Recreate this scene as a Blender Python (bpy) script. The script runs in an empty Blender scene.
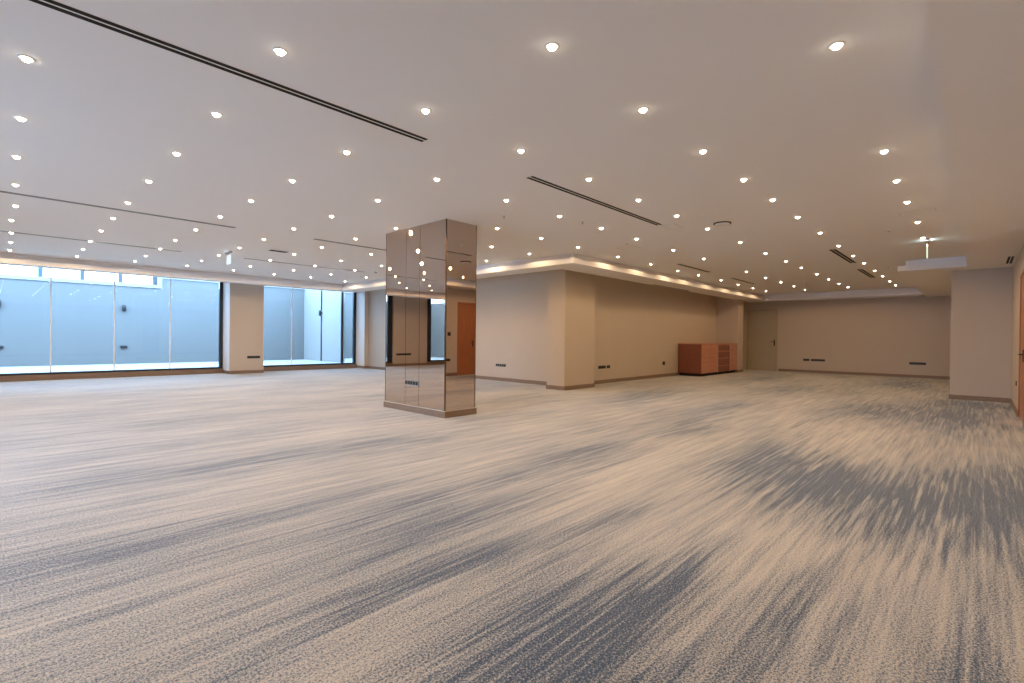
import bpy, math, random
from mathutils import Vector, Matrix
random.seed(7)
sc = bpy.context.scene
COL = sc.collection

# ---------------------------------------------------------------- camera
F_PX = 491.244
YAW, PITCH, ROLL = 0.7599, -0.0071, 0.0103
EYE = Vector((0.0, 0.0, 1.25))
def camera():
    s, c = math.sin(YAW), math.cos(YAW)
    sp, cp = math.sin(PITCH), math.cos(PITCH)
    fwd = Vector((c*cp, s*cp, sp)); up = Vector((-c*sp, -s*sp, cp)); right = Vector((s, -c, 0))
    cr, sr = math.cos(ROLL), math.sin(ROLL)
    r2 = right*cr + up*sr; u2 = up*cr - right*sr
    m = Matrix((r2, u2, -fwd)).transposed().to_4x4(); m.translation = EYE
    cd = bpy.data.cameras.new('camera'); cd.sensor_width = 36; cd.lens = F_PX/1024*36
    cd.clip_start = 0.05; cd.clip_end = 300
    co = bpy.data.objects.new('camera', cd); COL.objects.link(co); co.matrix_world = m
    sc.camera = co
camera()

# ---------------------------------------------------------------- world, exposure
w = bpy.data.worlds.new('overcast_sky'); sc.world = w; w.use_nodes = True
bg = w.node_tree.nodes['Background']
bg.inputs[0].default_value = (0.39, 0.63, 1.0, 1); bg.inputs[1].default_value = 14.5
sc.view_settings.view_transform = 'Standard'; sc.view_settings.look = 'None'
sc.view_settings.exposure = 0.2; sc.view_settings.gamma = 1.0
sc.view_settings.use_curve_mapping = False
sc.cycles.max_bounces = 14; sc.cycles.diffuse_bounces = 8; sc.cycles.glossy_bounces = 6
sc.cycles.transparent_max_bounces = 16
sc.cycles.sample_clamp_indirect = 6.0
sc.cycles.use_light_tree = True
sc.cycles.denoising_prefilter = 'ACCURATE'
LAMP_W = 9.5                     # watts of every downlight
LAMP_COL = (1.0, 0.69, 0.39)

# ---------------------------------------------------------------- materials
def new_mat(name):
    m = bpy.data.materials.new(name); m.use_nodes = True
    return m, m.node_tree, m.node_tree.nodes['Principled BSDF']
def plain(name, col, rough=0.6, metal=0.0, vary=0.04, scale=3.0, bump=0.0, bscale=200.0, spec=0.5):
    m, nt, p = new_mat(name)
    tc = nt.nodes.new('ShaderNodeTexCoord'); nz = nt.nodes.new('ShaderNodeTexNoise')
    nz.inputs['Scale'].default_value = scale; nz.inputs['Detail'].default_value = 3
    nt.links.new(tc.outputs['Object'], nz.inputs['Vector'])
    mx = nt.nodes.new('ShaderNodeMix'); mx.data_type = 'RGBA'
    mx.inputs[6].default_value = (*[c*(1-vary) for c in col], 1)
    mx.inputs[7].default_value = (*[min(1, c*(1+vary)) for c in col], 1)
    nt.links.new(nz.outputs['Fac'], mx.inputs[0]); nt.links.new(mx.outputs[2], p.inputs['Base Color'])
    p.inputs['Roughness'].default_value = rough; p.inputs['Metallic'].default_value = metal
    p.inputs['Specular IOR Level'].default_value = spec
    if bump:
        n2 = nt.nodes.new('ShaderNodeTexNoise'); n2.inputs['Scale'].default_value = bscale
        nt.links.new(tc.outputs['Object'], n2.inputs['Vector'])
        b = nt.nodes.new('ShaderNodeBump'); b.inputs['Strength'].default_value = bump; b.inputs['Distance'].default_value = 0.002
        nt.links.new(n2.outputs['Fac'], b.inputs['Height']); nt.links.new(b.outputs[0], p.inputs['Normal'])
    return m
def wood(name, a, b, rough=0.4, axis=2):
    m, nt, p = new_mat(name)
    tc = nt.nodes.new('ShaderNodeTexCoord'); mp = nt.nodes.new('ShaderNodeMapping')
    s = [14, 14, 14]; s[axis] = 0.9; mp.inputs['Scale'].default_value = s
    nz = nt.nodes.new('ShaderNodeTexNoise'); nz.inputs['Scale'].default_value = 2.2; nz.inputs['Detail'].default_value = 6
    nz.inputs['Distortion'].default_value = 0.6
    cr = nt.nodes.new('ShaderNodeValToRGB')
    cr.color_ramp.elements[0].position = 0.3; cr.color_ramp.elements[0].color = (*a, 1)
    cr.color_ramp.elements[1].position = 0.72; cr.color_ramp.elements[1].color = (*b, 1)
    nt.links.new(tc.outputs['Object'], mp.inputs[0]); nt.links.new(mp.outputs[0], nz.inputs['Vector'])
    nt.links.new(nz.outputs['Fac'], cr.inputs[0]); nt.links.new(cr.outputs[0], p.inputs['Base Color'])
    p.inputs['Roughness'].default_value = rough
    return m
def emissive(name, col, strength):
    m = bpy.data.materials.new(name); m.use_nodes = True; nt = m.node_tree; nt.nodes.clear()
    o = nt.nodes.new('ShaderNodeOutputMaterial'); e = nt.nodes.new('ShaderNodeEmission')
    e.inputs[0].default_value = (*col, 1); e.inputs[1].default_value = strength
    nt.links.new(e.outputs[0], o.inputs[0])
    m.cycles.emission_sampling = 'NONE'
    return m
def glass_mat():
    m = bpy.data.materials.new('clear_glass'); m.use_nodes = True; nt = m.node_tree; nt.nodes.clear()
    o = nt.nodes.new('ShaderNodeOutputMaterial'); t = nt.nodes.new('ShaderNodeBsdfTransparent')
    t.inputs[0].default_value = (0.95, 0.98, 0.99, 1)
    g = nt.nodes.new('ShaderNodeBsdfGlossy'); g.inputs['Roughness'].default_value = 0.0
    fr = nt.nodes.new('ShaderNodeFresnel'); fr.inputs['IOR'].default_value = 1.3
    mx = nt.nodes.new('ShaderNodeMixShader')
    nt.links.new(fr.outputs[0], mx.inputs[0]); nt.links.new(t.outputs[0], mx.inputs[1]); nt.links.new(g.outputs[0], mx.inputs[2])
    nt.links.new(mx.outputs[0], o.inputs[0])
    return m

# carpet: heathered beige and slate yarns, streaked along X, with the dark patches of its own weave
DARK_PATCHES = [  # x, y, half length, half width, strength
    (5.5, 1.62, 0.9, 0.30, 0.42), (5.0, 1.02, 0.85, 0.33, 0.58), (4.9, 0.42, 0.8, 0.25, 0.56), (5.4, -0.02, 1.2, 0.26, 0.52), (5.9, -0.42, 1.5, 0.2, 0.42),
    (1.65, 1.30, 0.55, 0.26, 0.50), (2.35, 1.12, 0.5, 0.13, 0.35), (1.1, 0.95, 0.4, 0.2, 0.40), (2.4, 0.62, 0.5, 0.10, 0.30), (2.6, 0.02, 0.7, 0.10, 0.30),
    (1.6, 2.08, 0.6, 0.14, 0.34), (2.3, 2.55, 0.9, 0.14, 0.22), (3.0, 1.85, 0.7, 0.12, 0.28), (4.4, 3.1, 0.9, 0.25, 0.25), (6.9, 2.9, 1.0, 0.4, 0.25),
    (1.5, 5.3, 1.3, 0.28, 0.24), (2.6, 3.1, 0.9, 0.2, 0.20), (0.15, 3.7, 0.5, 0.3, 0.18), (3.6, 5.0, 1.2, 0.3, 0.20), (1.4, 3.6, 1.0, 0.16, 0.22),
    (11.2, 1.3, 1.3, 0.6, 0.40), (10.8, 0.2, 1.6, 0.4, 0.40), (13.6, 0.0, 0.7, 0.6, 0.55), (14.5, 3.6, 1.8, 0.5, 0.28), (17.5, 5.2, 2.0, 0.5, 0.30),
    (18.5, 1.6, 2.0, 0.6, 0.35), (10.5, 5.4, 1.5, 0.4, 0.25), (9.0, 3.4, 1.2, 0.3, 0.20), (1.5, 8.6, 2.0, 0.5, 0.15), (6.8, 9.0, 2.0, 0.5, 0.15),
]
LIGHT_PATCHES = [(3.3, 1.0, 0.6, 0.4, 0.16), (8.3, 1.1, 1.1, 0.7, 0.18), (3.2, 2.3, 1.2, 0.2, 0.15), (5.6, 2.5, 1.3, 0.3, 0.12), (3.3, 0.25, 0.6, 0.3, 0.12)]
def carpet():
    m, nt, p = new_mat('abrash_carpet')
    N, L = nt.nodes, nt.links
    def math_(op, a, b=None, c=None, clamp=False):
        n = N.new('ShaderNodeMath'); n.operation = op; n.use_clamp = clamp
        for i, v in enumerate((a, b, c)):
            if v is None: continue
            if isinstance(v, (int, float)): n.inputs[i].default_value = v
            else: L.new(v, n.inputs[i])
        return n.outputs[0]
    tc = N.new('ShaderNodeTexCoord')
    def noise(scale, detail=3, rough=0.5, off=(0, 0, 0)):
        mp = N.new('ShaderNodeMapping'); mp.inputs['Scale'].default_value = scale; mp.inputs['Location'].default_value = off
        L.new(tc.outputs['Object'], mp.inputs[0])
        n = N.new('ShaderNodeTexNoise'); n.inputs['Scale'].default_value = 1; n.inputs['Detail'].default_value = detail
        n.inputs['Roughness'].default_value = rough
        L.new(mp.outputs[0], n.inputs['Vector']); return n.outputs['Fac']
    sep = N.new('ShaderNodeSeparateXYZ'); L.new(tc.outputs['Object'], sep.inputs[0])
    X, Y = sep.outputs[0], sep.outputs[1]
    fine = noise((0.8, 34, 1), 3, 0.65)            # thread-wide streaks
    mid = noise((0.85, 8.5, 1), 4, 0.65, (3, 9, 0))
    big = noise((0.38, 0.95, 1), 2, 0.5, (11, 4, 0))
    comb = noise((1.2, 22, 1), 3, 0.5, (5, 1, 0))
    comb2 = noise((1.2, 34, 1), 3, 0.65, (7, 2, 0))
    xw = math_('ADD', X, math_('MULTIPLY', math_('SUBTRACT', comb, 0.5), 2.6))
    yw = math_('ADD', Y, math_('MULTIPLY', math_('SUBTRACT', mid, 0.5), 0.35))
    acc = None
    for lst, sgn in ((DARK_PATCHES, 1), (LIGHT_PATCHES, -1)):
        for (cx, cy, a, b, k) in lst:
            dx = math_('MULTIPLY', math_('SUBTRACT', xw, cx), 1/a)
            dy = math_('MULTIPLY', math_('SUBTRACT', yw, cy), 1/b)
            r2 = math_('MULTIPLY_ADD', dx, dx, math_('MULTIPLY', dy, dy))
            e = math_('EXPONENT', math_('MULTIPLY', r2, -0.8))
            acc = math_('MULTIPLY', e, sgn*k) if acc is None else math_('MULTIPLY_ADD', e, sgn*k, acc)
    d = math_('MULTIPLY_ADD', math_('SUBTRACT', fine, 0.5), 0.62, 0.37)
    d = math_('MULTIPLY_ADD', math_('SUBTRACT', mid, 0.5), 0.6, d)
    d = math_('MULTIPLY_ADD', math_('SUBTRACT', big, 0.5), 0.35, d)
    d = math_('MULTIPLY_ADD', acc, math_('MULTIPLY_ADD', math_('SUBTRACT', comb2, 0.5), 3.6, 0.72), d)
    d = math_('MINIMUM', math_('MAXIMUM', d, 0.06), 0.72)
    sn = N.new('ShaderNodeTexNoise'); sn.inputs['Scale'].default_value = 100; sn.inputs['Detail'].default_value = 3
    sn.inputs['Roughness'].default_value = 0.95
    L.new(tc.outputs['Object'], sn.inputs['Vector'])
    # a tuft is dark when its noise falls below the local share of dark yarn
    sp_ = math_('MULTIPLY_ADD', math_('SUBTRACT', sn.outputs['Fac'], 0.5), 3.2, 0.5)
    fac = math_('MULTIPLY_ADD', math_('SUBTRACT', d, sp_), 2.3, 0.5, clamp=True)
    fac = math_('MULTIPLY_ADD', fac, 0.84, math_('MULTIPLY', d, 0.16))
    cr = N.new('ShaderNodeValToRGB'); el = cr.color_ramp.elements
    el[0].position = 0.0; el[0].color = (0.72, 0.655, 0.55, 1)
    el[1].position = 1.0; el[1].color = (0.018, 0.055, 0.115, 1)
    e = el.new(0.45); e.color = (0.26, 0.285, 0.31, 1)
    L.new(fac, cr.inputs[0]); L.new(cr.outputs[0], p.inputs['Base Color'])
    p.inputs['Roughness'].default_value = 0.95; p.inputs['Specular IOR Level'].default_value = 0.15
    p.inputs['Sheen Weight'].default_value = 0.25; p.inputs['Sheen Roughness'].default_value = 0.5
    b = N.new('ShaderNodeBump'); b.inputs['Strength'].default_value = 0.25; b.inputs['Distance'].default_value = 0.004
    L.new(sn.outputs['Fac'], b.inputs['Height']); L.new(b.outputs[0], p.inputs['Normal'])
    return m

M = {
 'carpet': carpet(),
 'ceiling': plain('matt_ceiling_paint', (0.86, 0.845, 0.84), 0.9, vary=0.01, scale=0.6, spec=0.2),
 'wall': plain('beige_wallpaper', (0.53, 0.445, 0.36), 0.8, vary=0.03, scale=1.2, bump=0.15, bscale=300, spec=0.3),
 'reveal': plain('white_reveal_paint', (0.82, 0.80, 0.78), 0.7, vary=0.01),
 'base': wood('taupe_skirting', (0.19, 0.125, 0.085), (0.27, 0.19, 0.135), 0.5, axis=0),
 'frame': plain('anthracite_metal', (0.035, 0.04, 0.05), 0.4, 0.6, spec=0.5),
 'seal': plain('white_sealant', (0.85, 0.9, 0.92), 0.5, vary=0.01),
 'glass': glass_mat(),
 'mirror': plain('bronze_mirror', (0.60, 0.50, 0.43), 0.012, 1.0, vary=0.0),
 'bronze': plain('dark_bronze_trim', (0.10, 0.06, 0.045), 0.3, 0.8),
 'black': plain('black_plastic', (0.012, 0.012, 0.012), 0.4),
 'void': plain('black_slot_interior', (0.01, 0.008, 0.007), 0.9),
 'grey_metal': plain('brushed_steel_plate', (0.45, 0.45, 0.45), 0.3, 0.9),
 'whiteplastic': plain('white_plastic', (0.75, 0.73, 0.70), 0.4, vary=0.01),
 'cab': wood('red_brown_laminate', (0.44, 0.18, 0.105), (0.58, 0.25, 0.15), 0.38, axis=0),
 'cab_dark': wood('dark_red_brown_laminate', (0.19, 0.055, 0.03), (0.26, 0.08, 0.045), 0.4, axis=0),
 'door_wood': wood('orange_veneer', (0.34, 0.12, 0.05), (0.45, 0.17, 0.075), 0.35, axis=2),
 'door_paint': plain('olive_beige_door_paint', (0.42, 0.34, 0.235), 0.5, vary=0.02),
 'silver': plain('aluminium_edge', (0.75, 0.72, 0.68), 0.3, 0.9),
 'court': plain('grey_courtyard_render', (0.135, 0.137, 0.128), 0.9, vary=0.04, scale=0.8),
 'court_white_lit': plain('white_and_lit_courtyard_render', (0.25, 0.245, 0.225), 0.9, vary=0.02, scale=0.8),  # white of the coping; on the cross wall it paints in light
 'court_floor': plain('pale_courtyard_paving', (0.30, 0.30, 0.28), 0.85, vary=0.04, scale=2),
 'post': plain('blue_grey_fence_post', (0.045, 0.058, 0.068), 0.6),
 'lens': emissive('warm_led_lens', (1.0, 0.86, 0.66), 22.0),
 'sign_white': emissive('lit_sign_face', (0.85, 0.95, 1.0), 0.9),
 'sign_green': emissive('lit_green_sign_edge', (0.8, 1.0, 0.75), 0.9),
}

# ---------------------------------------------------------------- mesh helpers
class MB:
    def __init__(s): s.v = []; s.f = []; s.sm = []
    def box(s, x0, y0, z0, x1, y1, z1):
        x0, x1 = sorted((x0, x1)); y0, y1 = sorted((y0, y1)); z0, z1 = sorted((z0, z1))
        b = len(s.v)
        s.v += [(x0,y0,z0),(x1,y0,z0),(x1,y1,z0),(x0,y1,z0),(x0,y0,z1),(x1,y0,z1),(x1,y1,z1),(x0,y1,z1)]
        for q in ((0,3,2,1),(4,5,6,7),(0,1,5,4),(1,2,6,5),(2,3,7,6),(3,0,4,7)):
            s.f.append(tuple(b+i for i in q)); s.sm.append(False)
        return s
    def lathe(s, prof, c=(0,0,0), ax='z', n=24, smooth=True):
        # prof: list of (radius, height); closed at ends where radius is 0
        b = len(s.v)
        def put(r, h, a):
            u, v = r*math.cos(a), r*math.sin(a)
            return {'z': (c[0]+u, c[1]+v, c[2]+h), 'y': (c[0]+u, c[1]+h, c[2]+v), 'x': (c[0]+h, c[1]+u, c[2]+v)}[ax]
        for r, h in prof:
            for k in range(n): s.v.append(put(r, h, 2*math.pi*k/n))
        for i in range(len(prof)-1):
            for k in range(n):
                k2 = (k+1) % n
                s.f.append((b+i*n+k, b+i*n+k2, b+(i+1)*n+k2, b+(i+1)*n+k)); s.sm.append(smooth)
        return s
    def prism(s, pts, z0, z1):
        b = len(s.v); n = len(pts)
        s.v += [(x, y, z0) for x, y in pts] + [(x, y, z1) for x, y in pts]
        s.f.append(tuple(b+i for i in reversed(range(n)))); s.f.append(tuple(b+n+i for i in range(n))); s.sm += [False, False]
        for i in range(n):
            j = (i+1) % n; s.f.append((b+i, b+j, b+n+j, b+n+i)); s.sm.append(False)
        return s
    def build(s, name, mat, parent=None, bevel=0.0, origin=None):
        me = bpy.data.meshes.new(name)
        o3 = Vector(origin) if origin else Vector((0, 0, 0))
        me.from_pydata([tuple(Vector(v)-o3) for v in s.v], [], s.f)
        me.polygons.foreach_set('use_smooth', s.sm); me.validate(); me.update()
        me.materials.append(mat)
        o = bpy.data.objects.new(name, me); COL.objects.link(o); o.location = o3
        if parent is not None:
            o.parent = parent
        if bevel:
            md = o.modifiers.new('bevel', 'BEVEL'); md.width = bevel; md.segments = 2; md.limit_method = 'ANGLE'
        return o
def tag(o, label, cat, group=None, kind=None):
    if label: o['label'] = label
    if cat: o['category'] = cat
    if group: o['group'] = group
    if kind: o['kind'] = kind
    return o
def struct(o): o['kind'] = 'structure'; return o
def empty(name, loc=(0, 0, 0), rz=0.0, kind=None):
    o = bpy.data.objects.new(name, None); COL.objects.link(o); o.location = loc; o.rotation_euler = (0, 0, rz)
    o.empty_display_size = 0.1
    if kind: o['kind'] = kind
    return o

HC, HS, HL = 3.08, 2.84, 2.96  # high ceiling, lowered border, top of its lip
LIP = 0.13
X0, XB = -5.0, 22.3           # rear and back wall planes
YR = -0.5                     # right-hand wall plane
YB = 7.65                     # side wall of the deep part
XL = 10.12                    # left-hand recessed wall
YP, YG = 17.4, 18.1           # pier fronts, glass plane

# ---------------------------------------------------------------- floor and ceiling
struct(MB().prism([(X0-.2, YR-.2), (XB+.2, YR-.2), (XB+.2, YB+.1), (XL+.1, YB+.1), (XL+.1, YG-.12), (X0-.2, YG-.12)], -0.12, 0).build('floor', M['carpet']))
c = MB()
c.box(X0-.2, YR-.2, HC, XB+.2, YG+.2, HC+.25)
struct(c.build('ceiling', M['ceiling']))
def soffit(name, lower, upper):
    "lower: the lip that stands forward; upper: the recess face behind it"
    m = MB()
    for (x0, y0, x1, y1) in lower: m.box(x0, y0, HS, x1, y1, HL)
    for (x0, y0, x1, y1) in upper: m.box(x0, y0, HL, x1, y1, HC)
    return struct(m.build(name, M['ceiling']))
LY, BY, BX, QX, QY, WY = .20, 1.35, 21.08, 8.34, 6.18, 16.10      # lip lines
soffit('trim_1', [(X0, YR, 14.0, LY)], [(X0, YR, 14.0+LIP, LY-LIP)])                              # along the right wall
soffit('trim_2', [(14.0, YR, XB, BY)], [(14.0+LIP, YR, XB, BY-LIP)])                              # stepped end
soffit('trim_3', [(BX, BY, BX+.50, 6.94)], [(BX+LIP, BY-LIP, BX+.50, 6.94)])                        # back
soffit('trim_4', [(QX, QY, BX, 6.94), (QX, 6.94, 8.96, WY)], [(QX+LIP, QY+LIP, BX+LIP, 6.94), (QX+LIP, 6.94, 8.96, WY+LIP)])  # around the corner block
soffit('trim_5', [(X0, WY, 8.96, 16.55)], [(X0, WY+LIP, 8.96, 16.55)])                              # before the windows
struct(MB().box(22.02, 1.5, 2.85, 22.05, 5.0, 2.88).box(22.03, 1.55, 2.88, 22.04, 1.57, HC).box(22.03, 3.2, 2.88, 22.04, 3.22, HC).box(22.03, 4.9, 2.88, 22.04, 4.92, HC).build('trim_6', M['whiteplastic']))

# ---------------------------------------------------------------- walls
def wall(name, boxes, mat='wall'):
    m = MB()
    for b in boxes: m.box(*b)
    return struct(m.build(name, M[mat]))
D2 = (10.48, 11.98, 2.42)      # wood door opening in the right wall
wall('wall_right', [(X0-.2, YR-.2, 0, D2[0], YR, HC), (D2[1], YR-.2, 0, 14.6, YR, HC), (D2[0], YR-.2, D2[2], D2[1], YR, HC)])
wall('wall_right_return', [(14.6, YR-.2, 0, XB+.2, 0.455, HC)])
DB = (6.05, 7.25, 2.56)
wall('wall_back', [(XB, 0.455, 0, XB+.2, DB[0], HC), (XB, DB[1], 0, XB+.2, YB, HC), (XB, DB[0], DB[2], XB+.2, DB[1], HC)])
wall('wall_door_light_block', [(XB+.2, DB[0]-.2, 0, XB+.25, DB[1]+.2, DB[2]+.2), (D2[0]-.2, YR-.26, 0, D2[1]+.2, YR-.2, D2[2]+.2)])  # added backing that stops sky light leaking around the doors
wall('wall_side', [(XL, YB, 0, XB+.2, YB+.2, HC)])
wall('wall_left', [(XL, YB+.2, 0, XL+.2, YG+.2, HC)])
wall('wall_rear', [(X0-.2, YR, 0, X0, 3.80, HC), (X0-.2, 8.54, 0, X0, YG+.2, HC), (X0-.2, 3.80, 2.85, X0, 8.54, HC)])
PIERS = {'wall_corner_pilaster': (9.44, 7.22, 10.70, 7.76), 'wall_side_pilaster': (19.9, 6.79, 20.46, YB)}
for n, (x0, y0, x1, y1) in PIERS.items():
    m = MB()
    if n == 'wall_corner_pilaster':
        m.prism([(9.44, 7.22), (10.70, 7.22), (10.70, YB), (XL, YB), (XL, 7.76), (9.44, 7.76)], 0, HC)
    else: m.box(x0, y0, 0, x1, y1, HC)
    struct(m.build(n, M['wall']))
wall('wall_window_corner', [(9.95, YP, 0, XL, YG+.2, HC)])
def pier(name, x0, x1, y=YP):
    o = wall(name, [(x0, y, 0, x1, YG+.2, HC)])
    return o
pier('wall_window_pier', 5.18, 6.20)
pier('wall_window_pier_rear', -3.80, -2.05, 17.98)
# white painted sides of the piers next to the glass
for i, x in enumerate((5.176, 6.204, 9.946)):
    s = -1 if x in (5.176, 9.946) else 1
    struct(MB().box(x, YP+.004, 0.1, x+s*.006, YG-.05, HC).build('trim_%d' % (10+i), M['reveal']))

# skirting boards
BH = 0.10
def skirt(name, segs, h=BH):
    m = MB()
    for b in segs: m.box(b[0], b[1], 0, b[2], b[3], h)
    return struct(m.build(name, M['base'], bevel=0.002))
T = .015
skirt('baseboard_right', [(X0, YR, D2[0], YR+T), (D2[1], YR, 14.6, YR+T)])
skirt('baseboard_right_return', [(14.6-T, YR+T, 14.6, .455+T), (14.6, .455, XB-T, .455+T)])
skirt('baseboard_back', [(XB-T, .455, XB, DB[0]-.06)])
skirt('baseboard_side', [(10.7+T, YB-T, 19.9-T, YB), (10.7, 7.22-T, 10.7+T, YB), (9.44-T, 7.22-T, 10.7, 7.22),
                         (9.44-T, 7.22, 9.44, 7.76+T), (9.44, 7.76, XL, 7.76+T),
                         (19.9-T, 6.79-T, 19.9, YB), (19.9, 6.79-T, 20.46+T, 6.79), (20.46, 6.79, 20.46+T, YB)])
skirt('baseboard_left', [(XL-T, 7.76+T, XL, YP-T), (9.95-T, YP-T, XL, YP), (9.95-T, YP, 9.95, YG-.1)])
skirt('baseboard_window', [(5.18-T, YP-T, 6.2+T, YP), (-3.80, 17.98-T, -2.05, 17.98), (5.18-T, YP, 5.18, YG-.1), (6.2, YP, 6.2+T, YG-.1)])
skirt('baseboard_rear', [(X0, YR+T, X0+T, 3.80), (X0, 8.54, X0+T, YG-.1)])

# ---------------------------------------------------------------- windows
def window(n, x0, x1, joints, mullions=(), fl=.10, fr_=.10):
    w_ = empty('window_%d' % n, ((x0+x1)/2, YG, 0), kind='structure')
    def P(mb, name, mat, bevel=0.0):
        o = mb.build(name, M[mat], None, bevel); o.parent = w_; o.matrix_parent_inverse = Matrix.Translation(w_.location).inverted(); return o
    P(MB().box(x0, YG-.12, 0, x1, YG+.2, .145), 'sill_board', 'base')
    fr = MB().box(x0, YG-.04, .145, x1, YG+.04, .20)
    fr.box(x0, YG-.05, .20, x0+fl, YG+.05, HC)
    fr.box(x1-fr_, YG-.05, .20, x1, YG+.05, HC)
    fr.box(x0, YG-.03, HC-.025, x1, YG+.03, HC)
    P(fr, 'frame', 'frame')
    edges = [x0+fl] + sorted(list(joints)+list(mullions)) + [x1-fr_]
    for a, b in zip(edges[:-1], edges[1:]):
        P(MB().box(a+.006, YG-.005, .20, b-.006, YG+.005, HC-.025), 'glass_pane', 'glass')
    for j in joints: P(MB().box(j-.014, YG-.008, .20, j+.014, YG+.008, HC-.025), 'sealant_joint', 'seal')
    for j in mullions: P(MB().box(j-.03, YG-.04, .20, j+.03, YG+.04, HC-.025), 'mullion', 'frame')
    return w_
window(1, -2.04, 5.17, [-.30, 1.03, 2.37, 3.72], fl=.22)
window(2, 6.21, 9.94, [7.42], [9.37])
window(3, X0, -3.81, [], fr_=.26)

def added_fill_window():  # unseen window, added to bring fill daylight to the near ceiling
    w_ = empty('window_4', (X0-.1, 6.2, 0), kind='structure')
    inv = Matrix.Translation(w_.location).inverted()
    def P(mb, name, mat):
        o = mb.build(name, M[mat], w_); o.matrix_parent_inverse = inv
    P(MB().box(X0-.16, 3.80, 0, X0-.04, 8.54, .145), 'sill_board', 'base')
    fr = MB().box(X0-.14, 3.80, .145, X0-.06, 8.54, .2).box(X0-.13, 3.80, 2.82, X0-.07, 8.54, 2.85)
    for k in range(3): fr.box(X0-.13, 3.80+k*2.32, .2, X0-.07, 3.90+k*2.32, 2.82)
    P(fr, 'frame', 'frame')
    for k in range(2): P(MB().box(X0-.105, 3.90+k*2.32, .2, X0-.095, 3.80+(k+1)*2.32, 2.82), 'glass_pane', 'glass')
added_fill_window()
struct(MB().box(-14, -3, -.2, X0-.2, YG+.2, .0).build('floor_light_block', M['court_floor']))  # unseen ground, added to keep low sky light off the ceiling

# ---------------------------------------------------------------- courtyard outside
YC = 22.4
CF = .17
struct(MB().box(-7, YG+.2, CF-.2, 16, YC, CF).build('floor_courtyard', M['court_floor']))
m = MB().box(-7.2, YC, 0, 4.3, YC+.3, 2.98).box(4.3, YC, 0, 16.2, YC+.3, 3.36)
struct(m.build('wall_courtyard_back', M['court']))
m = MB().box(-7.2, YC-.04, 2.98, 4.2, YC+.34, 3.10).box(4.2, YC-.04, 2.98, 4.34, YC+.34, 3.48).box(4.34, YC-.04, 3.36, 16.2, YC+.34, 3.48)
struct(m.build('trim_20', M['court_white_lit']))
struct(MB().box(9.75, 18.95, CF, 9.93, YC, 4.2).build('wall_courtyard_cross', M['court_white_lit']))  # paler than the other walls in place of its stronger sky light
struct(MB().box(-7.2, YG+.2, 0, -7.0, YC, 3.1).build('wall_courtyard_end', M['court']))
struct(MB().box(16, YG+.2, 0, 16.2, YC, 3.4).build('wall_courtyard_far', M['court']))
struct(MB().box(XL+.2, YG, 0, 16.2, YG+.2, 3.4).build('wall_facade', M['court']))
fp = empty('railing', (1.5, YC+.15, 3.10))
tag(fp, 'blue-grey post railing on the low left stretch of courtyard wall, against white sky', 'railing')
for k, x in enumerate((-6.35, -5.3, -4.25, -3.2, -2.15, -1.1, -.03, 1.03, 2.08, 3.12, 4.14)):
    MB().box(x-.06, -.05+YC+.15, 3.10, x+.06, .05+YC+.15, 4.2).build('post', M['post'], fp, origin=None).matrix_parent_inverse = Matrix.Translation(fp.location).inverted()
o = MB().box(-6.4, YC+.11, 4.2, 4.2, YC+.19, 4.28).build('top_rail', M['post'], fp); o.matrix_parent_inverse = Matrix.Translation(fp.location).inverted()

def child(mb, name, mat, par, bevel=0.0):
    "mb holds world coordinates; the parent is an unrotated empty"
    o = mb.build(name, M[mat], par, bevel); o.matrix_parent_inverse = Matrix.Translation(par.location).inverted(); return o
def wall_lamp(x, z, label):
    r = empty('outdoor_wall_lamp', (x, YC, z))
    child(MB().box(x-.05, YC-.02, z-.05, x+.05, YC, z+.05), 'mounting_plate', 'black', r, .004)
    child(MB().lathe([(0, -.11), (.05, -.11), (.055, -.10), (.055, .10), (.05, .11), (0, .11)], (x, YC-.085, z)), 'lamp_body', 'black', r)
    tag(r, label, 'wall lamp', 'up-and-down lamps on the courtyard walls')
wall_lamp(.07, 2.16, 'dark cylinder lamp on courtyard wall at the left edge of the picture')
wall_lamp(3.20, 2.18, 'dark cylinder lamp on courtyard wall behind the third large glass pane')
r = empty('outdoor_wall_lamp', (9.75, 20.64, 2.24))
child(MB().box(9.73, 20.59, 2.19, 9.75, 20.69, 2.29), 'mounting_plate', 'black', r, .004)
child(MB().lathe([(0, -.12), (.05, -.12), (.055, -.11), (.055, .11), (.05, .12), (0, .12)], (9.665, 20.64, 2.24)), 'lamp_body', 'black', r)
tag(r, 'dark cylinder lamp on the bright courtyard cross wall', 'wall lamp', 'up-and-down lamps on the courtyard walls')
for x, lab in ((3.20, 'small dark outdoor socket box low on courtyard wall behind third pane'), (.08, 'small dark outdoor socket box low on courtyard wall at left picture edge')):
    r = empty('outdoor_socket', (x, YC, .79))
    child(MB().box(x-.10, YC-.05, .745, x+.10, YC, .835), 'socket_box', 'black', r, .006)
    child(MB().box(x-.09, YC-.062, .755, x+.0, YC-.05, .825).box(x+.01, YC-.062, .755, x+.09, YC-.05, .825), 'hinged_cover', 'frame', r, .003)
    tag(r, lab, 'socket', 'socket boxes on the courtyard wall')
p_ = MB().lathe([(0, CF), (.022, CF), (.022, 2.12), (0, 2.12)], (9.725, 20.64, 0), n=12).lathe([(0, 2.36), (.022, 2.36), (.022, 4.2), (0, 4.2)], (9.725, 20.64, 0), n=12)
o = p_.build('conduit_pipe', M['frame']); tag(o, 'thin dark vertical conduit running past the lamp on bright cross wall', 'pipe')

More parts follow.
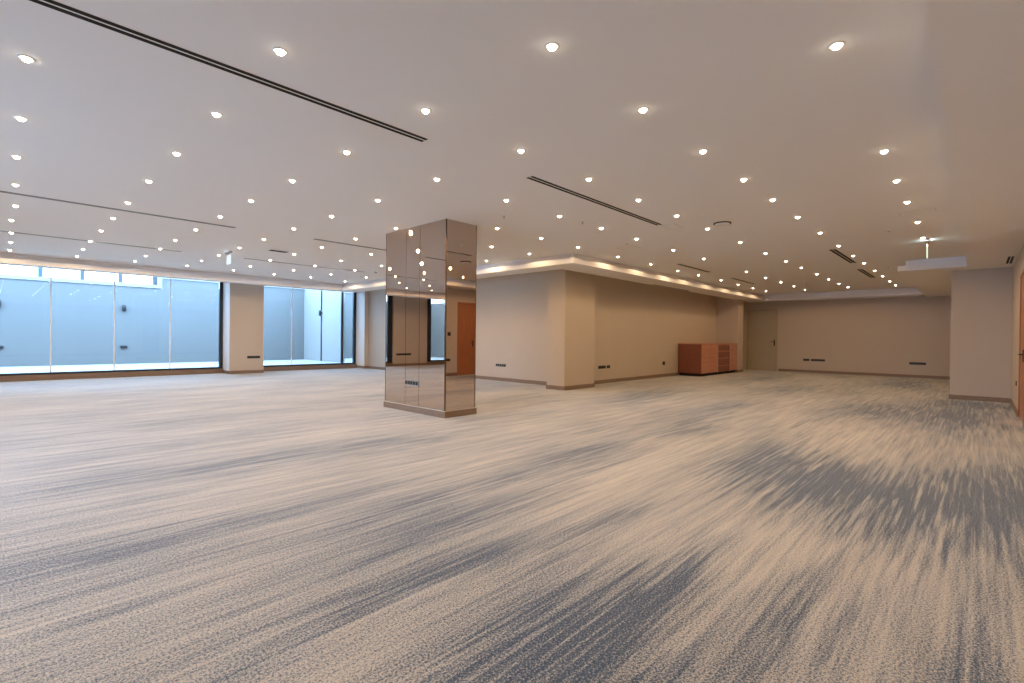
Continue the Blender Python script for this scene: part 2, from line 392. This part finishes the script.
# ---------------------------------------------------------------- mirrored pillar
PX0, PX1, PY0, PY1 = 4.79, 5.42, 5.97, 7.66
pl = empty('mirrored_pillar', ((PX0+PX1)/2, (PY0+PY1)/2, 0))
tag(pl, 'square pillar clad in bronze-tinted mirror standing in the middle of the carpet', 'pillar')
child(MB().box(PX0+.012, PY0+.012, 0, PX1-.012, PY1-.012, HC), 'core', 'bronze', pl)
g = .003
S1, S2 = 6.65, 7.04
def panel(x0, y0, x1, y1):
    return child(MB().box(x0, y0, .105, x1, y1, HC), 'mirror_panel', 'mirror', pl)
e = .014
for a, b in ((PY0+e, S1-g), (S1+g, S2-g), (S2+g, PY1-e)):
    panel(PX0, a, PX0+.010, b); panel(PX1-.010, a, PX1, b)
panel(PX0+e, PY0, PX1-e, PY0+.010); panel(PX0+e, PY1-.010, PX1-e, PY1)
for x in (PX0-.001, PX1-e+.001-.002):
    for y in (PY0-.001, PY1-e-.001):
        child(MB().box(x, y, .10, x+e+.002, y+e+.002, HC), 'corner_trim', 'bronze', pl)
child(MB().box(PX0-.018, PY0-.018, 0, PX1+.018, PY1+.018, .10), 'baseboard', 'base', pl, .002)
child(MB().box(PX0-.018, PY0-.018, .10, PX1+.018, PY1+.018, .106), 'ledge_strip', 'silver', pl)

# ---------------------------------------------------------------- sockets
def socket_bank(origin, axis, sign, width, n, label, plate='black', h=.085, group='socket plates along the skirting'):
    """plate on a wall: axis is the direction it runs in ('x' or 'y'), sign the outward normal of the wall"""
    x, y, z = origin
    r = empty('wall_socket', origin)
    def bx(u0, u1, d0, d1, z0, z1):
        if axis == 'x': return MB().box(x+u0, y+sign*d0, z+z0, x+u1, y+sign*d1, z+z1)
        return MB().box(x+sign*d0, y+u0, z+z0, x+sign*d1, y+u1, z+z1)
    child(bx(-width/2, width/2, 0, .010, -h/2, h/2), 'face_plate', plate, r, .002)
    pitch = width/n
    for k in range(n):
        u = -width/2+pitch*(k+.5); a = min(pitch, h)*.40
        child(bx(u-a, u+a, .010, .014, -a, a), 'socket_insert', 'black' if plate != 'black' else 'frame', r, .002)
    tag(r, label, 'socket', group)
    return r
socket_bank((5.90, YP, .53), 'x', -1, .40, 5, 'dark five-gang socket strip low on the pier between the two windows')
socket_bank((-2.57, 17.98, .50), 'x', -1, .75, 8, 'long dark socket strip on the pier seen only in the pillar mirror')
socket_bank((PX0, (S1+S2)/2, .485), 'y', -1, .37, 5, 'steel five-gang socket plate on the mirrored pillar', 'grey_metal', .10)
socket_bank((XL, 10.05, .46), 'y', -1, .42, 5, 'grey five-gang socket strip on the wall between mirrored pillar and corner pilaster', 'grey_metal')
socket_bank((11.72, YB, .46), 'x', -1, .36, 4, 'dark four-gang socket strip just right of the corner pilaster')
socket_bank((12.05, YB, .46), 'x', -1, .16, 2, 'dark two-gang socket next to the strip right of the corner pilaster')
socket_bank((15.45, YB, .46), 'x', -1, .16, 1, 'single dark socket on side wall short of the red-brown cabinet', h=.12)
socket_bank((XB, 4.98, .50), 'y', -1, .22, 2, 'dark two-gang socket on back wall nearest the painted door')
socket_bank((XB, 4.58, .50), 'y', -1, .48, 5, 'dark five-gang socket on back wall second from the painted door')
socket_bank((XB, 1.55, .50), 'y', -1, .46, 5, 'dark socket strip at the far right end of the back wall')
socket_bank((12.62, YR, .53), 'x', 1, .09, 1, 'single dark socket beside the orange wood door on right edge')
socket_bank((10.06, YR, .52), 'x', 1, .24, 3, 'dark socket on the door wall seen only in the pillar mirror')
th = empty('thermostat', (10.13, YR, 1.36))
child(MB().box(10.07, YR, 1.30, 10.19, YR+.012, 1.42), 'back_plate', 'black', th, .003)
child(MB().lathe([(.045, .012), (.045, .022), (.040, .026), (0, .026)], (10.13, YR, 1.36), 'y'), 'dial', 'frame', th)
tag(th, 'small dark thermostat on the door wall, seen in the pillar mirror', 'thermostat')

# ---------------------------------------------------------------- doors
d = empty('door_1', (XB, sum(DB[:2])/2, 0), kind='structure')
child(MB().box(XB+.02, DB[0]+.05, .006, XB+.065, DB[1]-.05, DB[2]-.05), 'door_leaf', 'door_paint', d, .002)
child(MB().box(XB-.012, DB[0], 0, XB+.12, DB[0]+.045, DB[2]).box(XB-.012, DB[1]-.045, 0, XB+.12, DB[1], DB[2]).box(XB-.012, DB[0]+.045, DB[2]-.045, XB+.12, DB[1]-.045, DB[2]), 'door_frame', 'door_paint', d, .003)
h_ = child(MB().box(XB+.008, DB[0]+.09, 1.04, XB+.02, DB[0]+.14, 1.28), 'handle_plate', 'black', d, .003)
child(MB().lathe([(0, .012), (.011, .012), (.011, -.05), (0, -.05)], (XB, DB[0]+.115, 1.21), 'x', 12).lathe([(0, 0), (.011, 0), (.011, .15), (0, .15)], (XB-.045, DB[0]+.11, 1.21), 'y', 12), 'handle', 'black', d)
d = empty('door_2', (sum(D2[:2])/2, YR, 0), kind='structure')
mid = sum(D2[:2])/2
for a, b in ((D2[0]+.05, mid-.003), (mid+.003, D2[1]-.05)):
    child(MB().box(a, YR-.06, .006, b, YR-.015, D2[2]-.05), 'door_leaf', 'door_wood', d, .002)
child(MB().box(D2[0], YR-.1, 0, D2[0]+.045, YR+.006, D2[2]).box(D2[1]-.045, YR-.1, 0, D2[1], YR+.006, D2[2]).box(D2[0]+.045, YR-.1, D2[2]-.045, D2[1]-.045, YR+.006, D2[2]), 'door_frame', 'door_wood', d, .003)
for x, sg in ((mid-.06, -1), (mid+.06, 1)):
    child(MB().box(x-.02, YR-.015, .95, x+.02, YR-.007, 1.15), 'handle_plate', 'black', d, .002)
    child(MB().lathe([(0, 0), (.009, 0), (.009, .05), (0, .05)], (x, YR-.01, 1.07), 'y', 12).lathe([(0, 0), (.009, 0), (.009, sg*.12), (0, sg*.12)], (x, YR+.035, 1.07), 'x', 12), 'handle', 'black', d)

# ---------------------------------------------------------------- cabinet
CX0, CX1, CY0, CY1, CZ = 16.5, 19.86, 6.80, 7.63, 1.13
cb = empty('cabinet', ((CX0+CX1)/2, (CY0+CY1)/2, 0))
tag(cb, 'long red-brown laminate sideboard with drawers against the side wall by the pilaster', 'cabinet')
child(MB().box(CX0+.06, CY0+.07, 0, CX1-.02, CY1-.03, .10), 'plinth', 'void', cb)
child(MB().box(CX0+.022, CY0+.022, .10, CX1, CY1, CZ-.03), 'body', 'cab', cb, .003)
child(MB().box(CX0, CY0+.022, .10, CX0+.02, CY1, CZ-.03), 'shaded_end_panel', 'cab_dark', cb, .002)  # darker laminate stands in for the weaker light on this side
child(MB().box(CX0-.005, CY0-.01, CZ-.03, CX1, CY1, CZ), 'top', 'cab', cb, .004)
A, B = 17.92, 19.10
child(MB().box(CX0+.005, CY0, .11, (CX0+A)/2-.003, CY0+.02, CZ-.035), 'door', 'cab', cb, .002)
child(MB().box((CX0+A)/2+.003, CY0, .11, A-.004, CY0+.02, CZ-.035), 'door', 'cab', cb, .002)
child(MB().box(B+.004, CY0, .11, CX1-.005, CY0+.02, CZ-.035), 'door', 'cab', cb, .002)
for x in (A, B): child(MB().box(x-.016, CY0-.004, .10, x+.016, CY0+.02, CZ-.03), 'edge_strip', 'silver', cb)
zs = [.11, .335, .61, .865, CZ-.035]
for a, b in zip(zs[:-1], zs[1:]):
    dr = child(MB().box(A+.018, CY0, a+.004, B-.018, CY0+.02, b-.036), 'drawer', 'cab_dark', cb, .002)
    hd = MB().box(A+.10, CY0-.022, b-.034, B-.10, CY0+.02, b-.004).build('pull_rail', M['silver'], dr)
    hd.matrix_parent_inverse = Matrix.Translation(cb.location).inverted()

# ---------------------------------------------------------------- linear slot diffusers
def slot(x0, x1, y0, y1, z, label, along='x', group='linear air slots in the ceiling'):
    """two black slots with a pale bar between, set flush in the ceiling"""
    r = empty('slot_diffuser', ((x0+x1)/2, (y0+y1)/2, z)); t = .0025
    fr, vo = MB(), MB()
    if along == 'x':
        w_ = y1-y0; k = w_*.055
        vo.box(x0+k, y0+k, z-.0012, x1-k, y1-k, z)
        for a, b in ((y0, y0+k), (y0+w_/2-k, y0+w_/2+k), (y1-k, y1)): fr.box(x0, a, z-t, x1, b, z)
        fr.box(x0, y0+k, z-t, x0+k, y1-k, z).box(x1-k, y0+k, z-t, x1, y1-k, z)
    else:
        w_ = x1-x0; k = w_*.055
        vo.box(x0+k, y0+k, z-.0012, x1-k, y1-k, z)
        for a, b in ((x0, x0+k), (x0+w_/2-k, x0+w_/2+k), (x1-k, x1)): fr.box(a, y0, z-t, b, y1, z)
        fr.box(x0+k, y0, z-t, x1-k, y0+k, z).box(x0+k, y1-k, z-t, x1-k, y1, z)
    child(vo, 'slot_opening', 'void', r); child(fr, 'slot_frame', 'ceiling', r)
    tag(r, label, 'air diffuser', group)
W = .115
slot(-.35, 2.76, 3.70, 3.70+W, HC, 'long black double air slot nearest the camera, ending at upper left centre')
slot(4.16, 7.31, 3.66, 3.66+W, HC, 'black double air slot in ceiling above and right of the mirrored pillar')
slot(-.35, 2.82, 9.14, 9.14+W, HC, 'long thin air slot running in from left edge, second row out from camera')
slot(4.13, 7.2, 9.05, 9.05+W, HC, 'thin air slot passing behind the top of the mirrored pillar')
slot(-.35, 2.83, 12.70, 12.70+W, HC, 'long thin air slot running in from left edge, nearest the windows')
slot(4.06, 7.23, 12.62, 12.62+W, HC, 'thin air slot in front of the window cove, left of the mirrored pillar')
slot(11.46, 13.77, 2.07, 2.07+W+.02, HC, 'short air slot on the right, the nearer of the two in line with downlights')
slot(15.02, 17.25, 2.14, 2.14+W+.02, HC, 'short air slot on the right, the farther of the two in line with downlights')
slot(11.35, 13.26, 5.23, 5.23+W, HC, 'short air slot near the scalloped cove, nearer of the two')
slot(14.91, 16.95, 5.23, 5.23+W, HC, 'short air slot near the scalloped cove, farther of the two')
slot(13.1, 15.6, 6.80, 6.91, HS, 'dark air slot in the lowered border above the beige side wall')
slot(12.8, 13.95, -.46, -.365, HS, 'short black double air slot in lowered border at the right corner')

# ---------------------------------------------------------------- small ceiling fittings
def fitting(name, x, y, parts, label, cat, z=HC):
    r = empty(name, (x, y, z))
    for (pn, prof, mat) in parts: child(MB().lathe(prof, (x, y, z), n=28), pn, mat, r)
    tag(r, label, cat)
fitting('ceiling_speaker', 7.83, 2.93, [('rim', [(.13, 0), (.13, -.012), (.112, -.014), (.108, -.004)], 'void'), ('grille', [(.11, -.004), (.107, -.022), (0, -.022)], 'ceiling')],
        'pale round ceiling disc with dark rim near the middle of the ceiling', 'ceiling speaker')
def sprinkler(x, y, label, z=HC):
    fitting('sprinkler', x, y, [('escutcheon', [(.03, 0), (.03, -.005), (.012, -.012), (0, -.012)], 'whiteplastic'),
                               ('sprinkler_head', [(.008, -.012), (.008, -.028), (.016, -.030), (.016, -.033), (0, -.033)], 'grey_metal')], label, 'sprinkler', z)
sprinkler(6.33, 4.52, 'tiny sprinkler head between downlights right of the mirrored pillar')
sprinkler(8.28, 4.88, 'tiny sprinkler head just in front of the scalloped cove corner')
sprinkler(7.63, 13.58, 'tiny sprinkler head close to the cove left of the mirrored pillar')
sprinkler(14.94, 1.62, 'tiny sprinkler head near the stepped cove at right')
sprinkler(17.46, 3.94, 'tiny sprinkler head far down the room above the painted door side')
sprinkler(10.07, 1.09, 'tiny sprinkler head beside the right-hand row of downlights')
sprinkler(5.26, 5.19, 'tiny sprinkler head just right of the top of the mirrored pillar')
def detector(x, y, label):
    fitting('smoke_detector', x, y, [('base', [(.055, 0), (.055, -.012), (0, -.012)], 'whiteplastic'), ('sensor_head', [(.045, -.012), (.04, -.03), (.028, -.045), (0, -.047)], 'grey_metal')], label, 'smoke detector')
detector(7.37, 12.31, 'small grey smoke detector on ceiling just left of the mirrored pillar')
def hatch(x0, y0, x1, y1, label, lip='ceiling'):
    r = empty('access_panel', ((x0+x1)/2, (y0+y1)/2, HC))
    k = .012
    child(MB().box(x0, y0, HC-.004, x1, y0+k, HC).box(x0, y1-k, HC-.004, x1, y1, HC).box(x0, y0+k, HC-.004, x0+k, y1-k, HC).box(x1-k, y0+k, HC-.004, x1, y1-k, HC), 'panel_frame', 'whiteplastic', r)
    child(MB().box(x0+k+.004, y0+k+.004, HC-.003, x1-k-.004, y1-k-.004, HC), 'panel_lid', lip, r)
    tag(r, label, 'access panel')
hatch(8.55, 4.92, 8.95, 5.32, 'flush white ceiling access panel by the scalloped cove corner')
hatch(7.35, 3.50, 7.75, 3.72, 'flush white ceiling access panel off the end of the black double air slot')
hatch(8.75, .45, 9.1, .85, 'flush white ceiling access panel by the right-hand row of downlights')
r = empty('return_grille', (4.22, 11.0, HC))
child(MB().box(4.02, 10.90, HC-.006, 4.42, 11.10, HC), 'grille_frame', 'whiteplastic', r)
child(MB().box(4.04, 10.92, HC-.009, 4.40, 11.08, HC-.006), 'grille_opening', 'void', r)
tag(r, 'small dark rectangular grille in the ceiling above the pier and second window', 'air grille')

# ---------------------------------------------------------------- exit signs
def exit_sign(x, y, rz, drop, hgt, wid, face, label, power):
    r = empty('exit_sign', (x, y, HC), rz)
    def lb(x0, y0, z0, x1, y1, z1, n, mat, bv=0.0):
        return MB().box(x0, y0, z0, x1, y1, z1).build(n, M[mat], r, bv)
    lb(-wid/2, -.03, -.045, wid/2, .03, 0, 'housing', 'grey_metal', .004)
    lb(-.012, -.008, -drop, .012, .008, -.045, 'stem', 'grey_metal')
    lb(-wid/2+.01, -.003, -drop-hgt, wid/2-.01, .003, -drop, 'sign_plate', face, .002)
    for s in (-1, 1):
        ld = bpy.data.lights.new('sign_light', 'AREA'); ld.shape = 'RECTANGLE'; ld.size = wid*.8; ld.size_y = .02
        ld.energy = power; ld.color = (.75, .92, 1.0); ld.spread = math.radians(150)
        lo = bpy.data.objects.new('sign_light', ld); COL.objects.link(lo); lo.parent = r
        lo.location = (0, s*.032, -.03); lo.rotation_euler = (math.radians(90)*s*1.15, 0, 0)
    tag(r, label, 'exit sign', 'emergency signs hanging from the ceiling')
exit_sign(11.48, .69, 0, .12, .20, .30, 'sign_green', 'green-glowing exit sign blade seen edge-on by the stepped cove at right', .2)
exit_sign(3.52, 11.92, math.radians(90), .08, .20, .30, 'sign_white', 'white-glowing exit sign blade hanging in front of the window pier', .07)

# ---------------------------------------------------------------- downlights
ROWS = [  # y, xs; rows counted out from the right-hand lowered border
 ([.66,.68,.70,.70,.70,.73], [3.58,5.87,7.04,8.2,9.67,11.16]),
 ([1.96]*14, [2.40,3.55,4.72,5.86,6.94,8.15,9.57,11.09,12.58,13.92,15.56,16.99,18.50,19.91]),
 ([3.28,3.26,3.26,3.26,3.26,3.25,3.25,3.24,3.25,3.23,3.23,3.22,3.22,3.23,3.21], [1.26,2.39,3.53,4.68,5.81,6.92,8.05,9.55,11.08,12.49,13.82,15.42,16.88,18.38,19.73]),
 ([4.62,4.60,4.57,4.57,4.57,4.56,4.54,4.54,4.54,4.50,4.50,4.50,4.49,4.49,4.50], [.14,1.26,2.40,3.52,4.67,5.80,6.89,8.04,9.53,10.96,13.74,15.39,16.85,18.34,19.81]),
 ([5.94,5.90,5.89,5.86,5.84,5.81,5.82,5.82,5.79,5.79,5.75,5.71,5.74,5.73,5.71], [.15,1.26,2.41,3.53,5.76,6.86,8.01,9.50,10.96,12.43,13.65,15.21,16.77,18.20,19.58]),
 ([7.26,7.21,7.18,7.17,7.13,7.10,7.06], [.15,1.26,2.39,3.53,4.64,6.85,7.95]),
 ([8.64,8.60,8.51,8.50,8.47,8.48], [.17,1.27,2.39,3.51,4.64,8.02]),
 ([10.06,9.93,9.89,9.86,9.81,9.79], [.20,1.28,2.40,3.51,4.62,5.74]),
 ([11.39,11.30,11.30,11.21,11.14,11.19,11.15], [.18,1.29,2.40,3.51,4.61,5.75,6.84]),
 ([12.82,12.74,12.67,12.62,12.47,12.52,12.49], [.20,1.29,2.42,3.52,4.59,5.72,6.83]),
 ([14.16,14.07,14.06,13.90,13.96,13.85,13.85,13.69], [.21,1.31,2.41,3.50,4.64,5.72,6.81,7.86]),
 ([15.54,15.46,15.33,15.20,15.20,15.21,15.06,15.23], [.22,1.33,2.41,3.50,4.61,5.71,6.75,7.98]),
]
ORD = ['first','second','third','fourth','fifth','sixth','seventh','eighth','ninth','tenth','eleventh','twelfth','thirteenth','fourteenth','fifteenth']
def first_downlight():
    r = empty('downlight', (0, 0, 0))
    r2 = MB().lathe([(.0265, -.001), (.033, -.005), (.045, -.004), (.047, 0)], n=24).build('trim_ring', M['whiteplastic'], r)
    l = MB().lathe([(.026, -.001), (.0255, -.009), (.022, -.017), (.012, -.023), (0, -.025)], n=20).build('led_lens', M['lens'], r)
    ld = bpy.data.lights.new('led_light', 'SPOT'); ld.energy = LAMP_W; ld.color = LAMP_COL
    ld.spot_size = math.radians(167); ld.spot_blend = 0.07; ld.shadow_soft_size = 0.025
    lo = bpy.data.objects.new('led_light', ld); COL.objects.link(lo); lo.parent = r; lo.location = (0, 0, -.045)
    return r
proto = first_downlight(); used = [False]
def downlight(x, y, label, group):
    if not used[0]: o = proto; used[0] = True
    else:
        o = proto.copy(); COL.objects.link(o)
        for ch in proto.children:
            k = ch.copy(); COL.objects.link(k); k.parent = o
    o.location = (x, y, HC)
    tag(o, label, 'ceiling light', group)
for i, (ys, xs) in enumerate(ROWS):
    for k, (y, x) in enumerate(zip(ys, xs)):
        downlight(x, y, 'lit round downlight, %s from the left in the %s row out from the right-hand border' % (ORD[k], ORD[i]), 'recessed ceiling downlights')
for (x, y, lab) in ((5.78, 8.48, 'nearest behind'), (6.85, 8.48, 'second behind'), (6.85, 9.8, 'third behind'), (8.0, 9.8, 'fourth behind'), (8.0, 11.15, 'fifth behind'), (8.0, 12.5, 'farthest behind')):
    downlight(x, y, 'lit round downlight, %s the mirrored pillar, going away from the camera' % lab, 'downlights behind the pillar')
for i, x in enumerate((-1.0, -2.15, -3.3)):
    for k, y in enumerate((1.96, 3.27, 4.6, 5.93, 7.25, 8.6, 10.0, 11.35, 12.75, 14.1, 15.5)):
        downlight(x, y, 'round downlight beyond left picture edge, %s row from rear wall, %s from right-hand wall' % (ORD[2-i], ORD[k]), 'downlights outside the picture')
